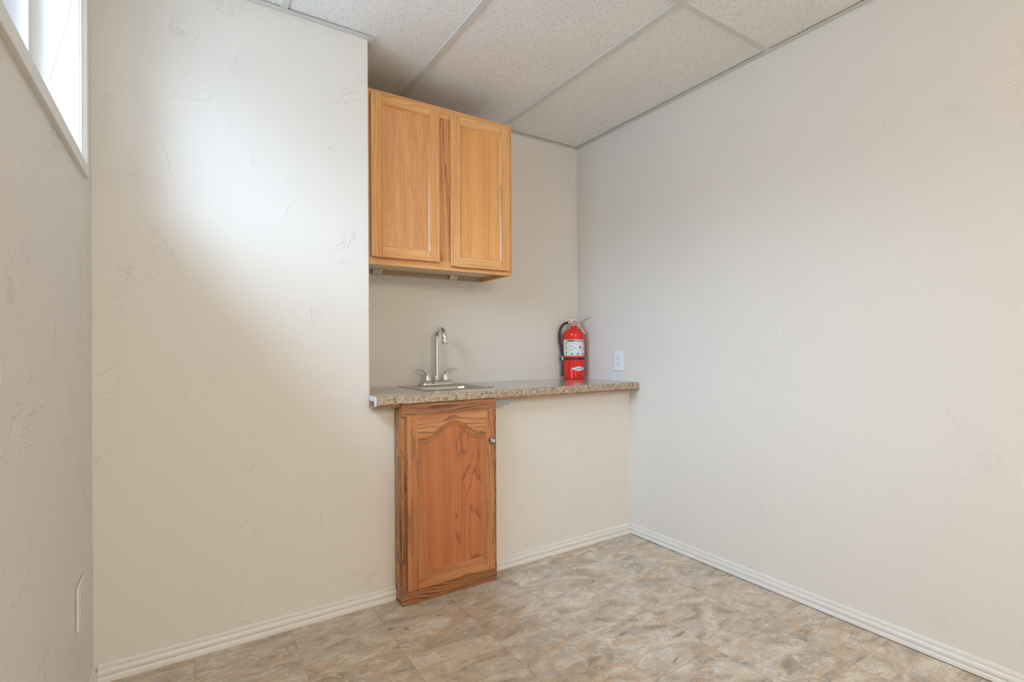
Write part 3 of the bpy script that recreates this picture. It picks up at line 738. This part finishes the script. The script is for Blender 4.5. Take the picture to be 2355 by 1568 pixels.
# label wrapped on the front.  th=0 is towards the camera (-y local), +x local to the right
def wrap(u, z, rr_=r+.0004):     # u = arc length from front centre
    a = u/rr_; return (rr_*math.sin(a), -rr_*math.cos(a), z)
def patch(m, u0, u1, z0, z1, rad=r+.0005, mi=0, n=None):
    n = n or max(1, int(abs(u1-u0)/.004))
    V = [wrap(u0+(u1-u0)*k/n, z, rad) for z in (z0, z1) for k in range(n+1)]
    m.add(V, [(k, k+1, n+2+k, n+1+k) for k in range(n)], mi)
lb = MB(); patch(lb, -.088, .100, .142, .241, r+.0004)
lab = lb.build('label', M_lab, EX, smooth=True)
def textmesh(s, size, u0, z0, name, mat, parent, rad, spacing=1.0, bold=0.0, center=False):
    cu = bpy.data.curves.new(name, 'FONT'); cu.body = s; cu.size = size; cu.space_character = spacing; cu.offset = bold
    if center: cu.align_x = 'CENTER'
    tmp = bpy.data.objects.new(name, cu); C.objects.link(tmp)
    dg = bpy.context.evaluated_depsgraph_get(); me = bpy.data.meshes.new_from_object(tmp.evaluated_get(dg))
    bpy.data.objects.remove(tmp); bpy.data.curves.remove(cu)
    for v in me.vertices: v.co = Vector(wrap(u0+v.co.x, z0+v.co.y, rad))
    me.name = name; me.materials.append(mat)
    o = bpy.data.objects.new(name, me); C.objects.link(o); o.parent = parent; return o
yl = MB(); patch(yl, -.0585, -.044, .142, .2405, r+.0008); yl.build('yellow_stripe', M_yel, lab, smooth=True)
hd = MB(); patch(hd, -.0435, .098, .2285, .2375, r+.0008); hd.build('header_band', M_ink, lab, smooth=True)
textmesh('INSTRUCTIONS', .0104, .0385, .2294, 'header_text', M_lab, lab, r+.0012, bold=.0002, center=True)
for zz in (.222, .190, .160):
    ik = MB(); patch(ik, -.0545, -.0490, zz-.005, zz+.006, r+.0011); ik.build('stripe_mark', M_ink, lab)
for u in (-.0125, .0230, .0640):
    ik = MB()
    patch(ik, u-.0085, u-.0070, .1455, .158, r+.0010); patch(ik, u+.0070, u+.0085, .1455, .158, r+.0010)
    patch(ik, u-.0085, u+.0085, .1455, .1468, r+.0010); patch(ik, u-.0085, u+.0085, .1568, .158, r+.0010)
    patch(ik, u-.002, u+.001, .148, .1568, r+.0010); patch(ik, u+.001, u+.0072, .152, .156, r+.0010)
    ik.build('pictogram', M_ink, lab)
ik = MB(); patch(ik, .039, .044, .188, .204, r+.0010); patch(ik, .035, .039, .190, .196, r+.0010); patch(ik, .044, .048, .186, .193, r+.0010); ik.build('pictogram', M_ink, lab)
ik = MB(); patch(ik, .004, .010, .186, .189, r+.0010); ik.build('pictogram', M_ink, lab)
gt = MB()
random.seed(3)
for zz, a, b in ((.2175, -.036, .012), (.2045, -.038, -.004), (.2005, -.032, -.003), (.1965, -.032, -.005), (.1815, -.038, -.008), (.1775, -.032, -.002), (.1735, -.032, -.004)):
    u = a
    while u < b:
        l_ = random.uniform(.002, .005); patch(gt, u, min(u+l_, b), zz, zz+.0019, r+.0010, n=1); u += l_+.0010
patch(gt, -.030, .060, .1655, .1660, r+.0010)
gt.build('fine_print', M_inkg, lab, smooth=True)
rt_ = MB()
for zz in (.222, .216, .210, .190, .182, .174): patch(rt_, .062, .062+random.uniform(.008, .016), zz, zz+.0030, r+.0010, n=2)
rt_.build('red_print', M_inkr, lab, smooth=True)
# white diamond maker's badge
dm = MB(); cu_, cz_ = .0325, .064; hu, hz = .0520, .0158
V = [wrap(cu_, cz_, r+.0006)]; ring2 = []
for (a, b) in (((-hu, 0), (0, -hz)), ((0, -hz), (hu, 0)), ((hu, 0), (0, hz)), ((0, hz), (-hu, 0))):
    for k in range(8): t_ = k/8; ring2.append((a[0]+(b[0]-a[0])*t_, a[1]+(b[1]-a[1])*t_))
# strips so that the badge follows the cylinder
nn = 16
V = []; F = []
for k in range(nn+1):
    u = -hu+2*hu*k/nn; h_ = hz*(1-abs(u)/hu)+.00005
    V += [wrap(cu_+u, cz_-h_, r+.0006), wrap(cu_+u, cz_+h_, r+.0006)]
F = [(2*k, 2*k+2, 2*k+3, 2*k+1) for k in range(nn)]
dm.add(V, F); badge = dm.build('badge', M_lab, EX, smooth=True)
textmesh('AMEREX', .0120, cu_, cz_-.0042, 'badge_text', M_ink, badge, r+.0011, spacing=1.05, center=True)
# strap + hose holder
st = MB(); st.lathe([(r+.0003, .118), (r+.0022, .118), (r+.0022, .131), (r+.0003, .131)], n=48)
st.box(-.086, -.058, -.014, .010, .112, .134)
st.build('strap', M_blk, EX, smooth=True, angle=40)
# valve
vb = MB(); vb.lathe([(.0165, .325), (.0165, .332), (.0145, .334), (.0145, .352), (.0125, .358), (.008, .362)], n=24)
vb.tube([(-.012, 0, .343), (-.036, 0, .344)], .0078, 16)
vb.box(-.020, .018, -.010, .010, .352, .369)
vb.build('valve', M_chrome, EX, smooth=True, angle=40)
def lever(pts, w_, th, name):
    m = MB(); V = []
    P = [Vector((x, 0, z)) for x, z in pts]
    for i, p in enumerate(P):
        d = (P[min(i+1, len(P)-1)]-P[max(i-1, 0)]).normalized(); nrm = Vector((-d.z, 0, d.x))
        for (sy, sn) in ((-w_, 0), (w_, 0), (w_, 1), (-w_, 1)): V.append(p+Vector((0, sy, 0))+nrm*th*sn)
    n_ = len(P); F = [(i*4+k, i*4+(k+1) % 4, (i+1)*4+(k+1) % 4, (i+1)*4+k) for i in range(n_-1) for k in range(4)]+[(0, 1, 2, 3), (n_*4-4, n_*4-3, n_*4-2, n_*4-1)]
    # side flanges
    m.add(V, F)
    for i in range(n_-1):
        for sy in (-w_, w_):
            a, b = P[i], P[i+1]; d = (b-a).normalized(); nrm = Vector((-d.z, 0, d.x))*(-.003 if name == 'top_handle' else .008)
            y2 = sy-.0012*(1 if sy > 0 else -1)
            v = [a+Vector((0, sy, 0)), b+Vector((0, sy, 0)), b+Vector((0, sy, 0))+nrm, a+Vector((0, sy, 0))+nrm, a+Vector((0, y2, 0)), b+Vector((0, y2, 0)), b+Vector((0, y2, 0))+nrm, a+Vector((0, y2, 0))+nrm]
            m.add(v, [(0, 1, 2, 3), (4, 7, 6, 5), (0, 4, 5, 1), (2, 6, 7, 3), (1, 5, 6, 2), (0, 3, 7, 4)])
    return m.build(name, M_nick, EX, bevel=.0004)
lever([(-.022, .362), (-.016, .371), (.012, .377), (.045, .384), (.078, .389), (.090, .386)], .0085, .0016, 'top_handle')
lever([(.006, .352), (.020, .338), (.036, .318), (.052, .296), (.066, .276)], .0095, .0016, 'carry_handle')
# pin with ring
m = MB().tube([(.012, -.014, .372), (.012, .014, .372)], .0018, 8)
m.tube([Vector((.020+.013*math.cos(a)*.8, -.015, .360+.014*math.sin(a))) for a in [2*PI*k/20 for k in range(21)]], .0011, 8, caps=False)
m.build('pull_pin', M_chrome, EX, smooth=True)
ga = MB(); gm = Matrix.Rotation(PI/2, 3, 'X')
ga.lathe([(.006, 0), (.010, .006), (.0155, .008), (.0158, .0145), (.0142, .0155), (.0138, .0140)], (.010, -.013, .340), 28, mat=gm, mi=0)
ga.lathe([(.0139, .0140), (0, .0141)], (.010, -.013, .340), 28, mat=gm, mi=1)
gg = ga.build('gauge', [metal('gauge_rim', (.55, .35, .36), .2), M_gauge], EX, smooth=True, angle=40)
MB().box(.0095, .0108, -.0276, -.0271, .340, .350).build('needle', M_lab, gg)
# hose + nozzle
hz_ = bez([(-.034, 0, .344), (-.046, -.001, .345), (-.062, -.003, .337), (-.079, -.005, .314), (-.0870, -.006, .276), (-.0865, -.006, .236), (-.079, -.006, .195), (-.0715, -.006, .155), (-.069, -.006, .132)], 8)
MB().tube(hz_, .0078, 16).build('hose', M_blk, EX, smooth=True)
MB().lathe([(.0088, .114), (.0105, .116), (.0105, .136), (.0088, .138)], (-.069, -.006, 0), 20).build('hose_ferrule', M_chrome, EX, smooth=True, angle=40)
MB().lathe([(.0090, .116), (.0098, .110), (.0115, .060), (.0135, .022), (.0135, .016), (.0110, .0155), (.009, .03), (0, .05)], (-.0665, -.0035, 0), 24).build('nozzle', M_blk2, EX, smooth=True, angle=50)
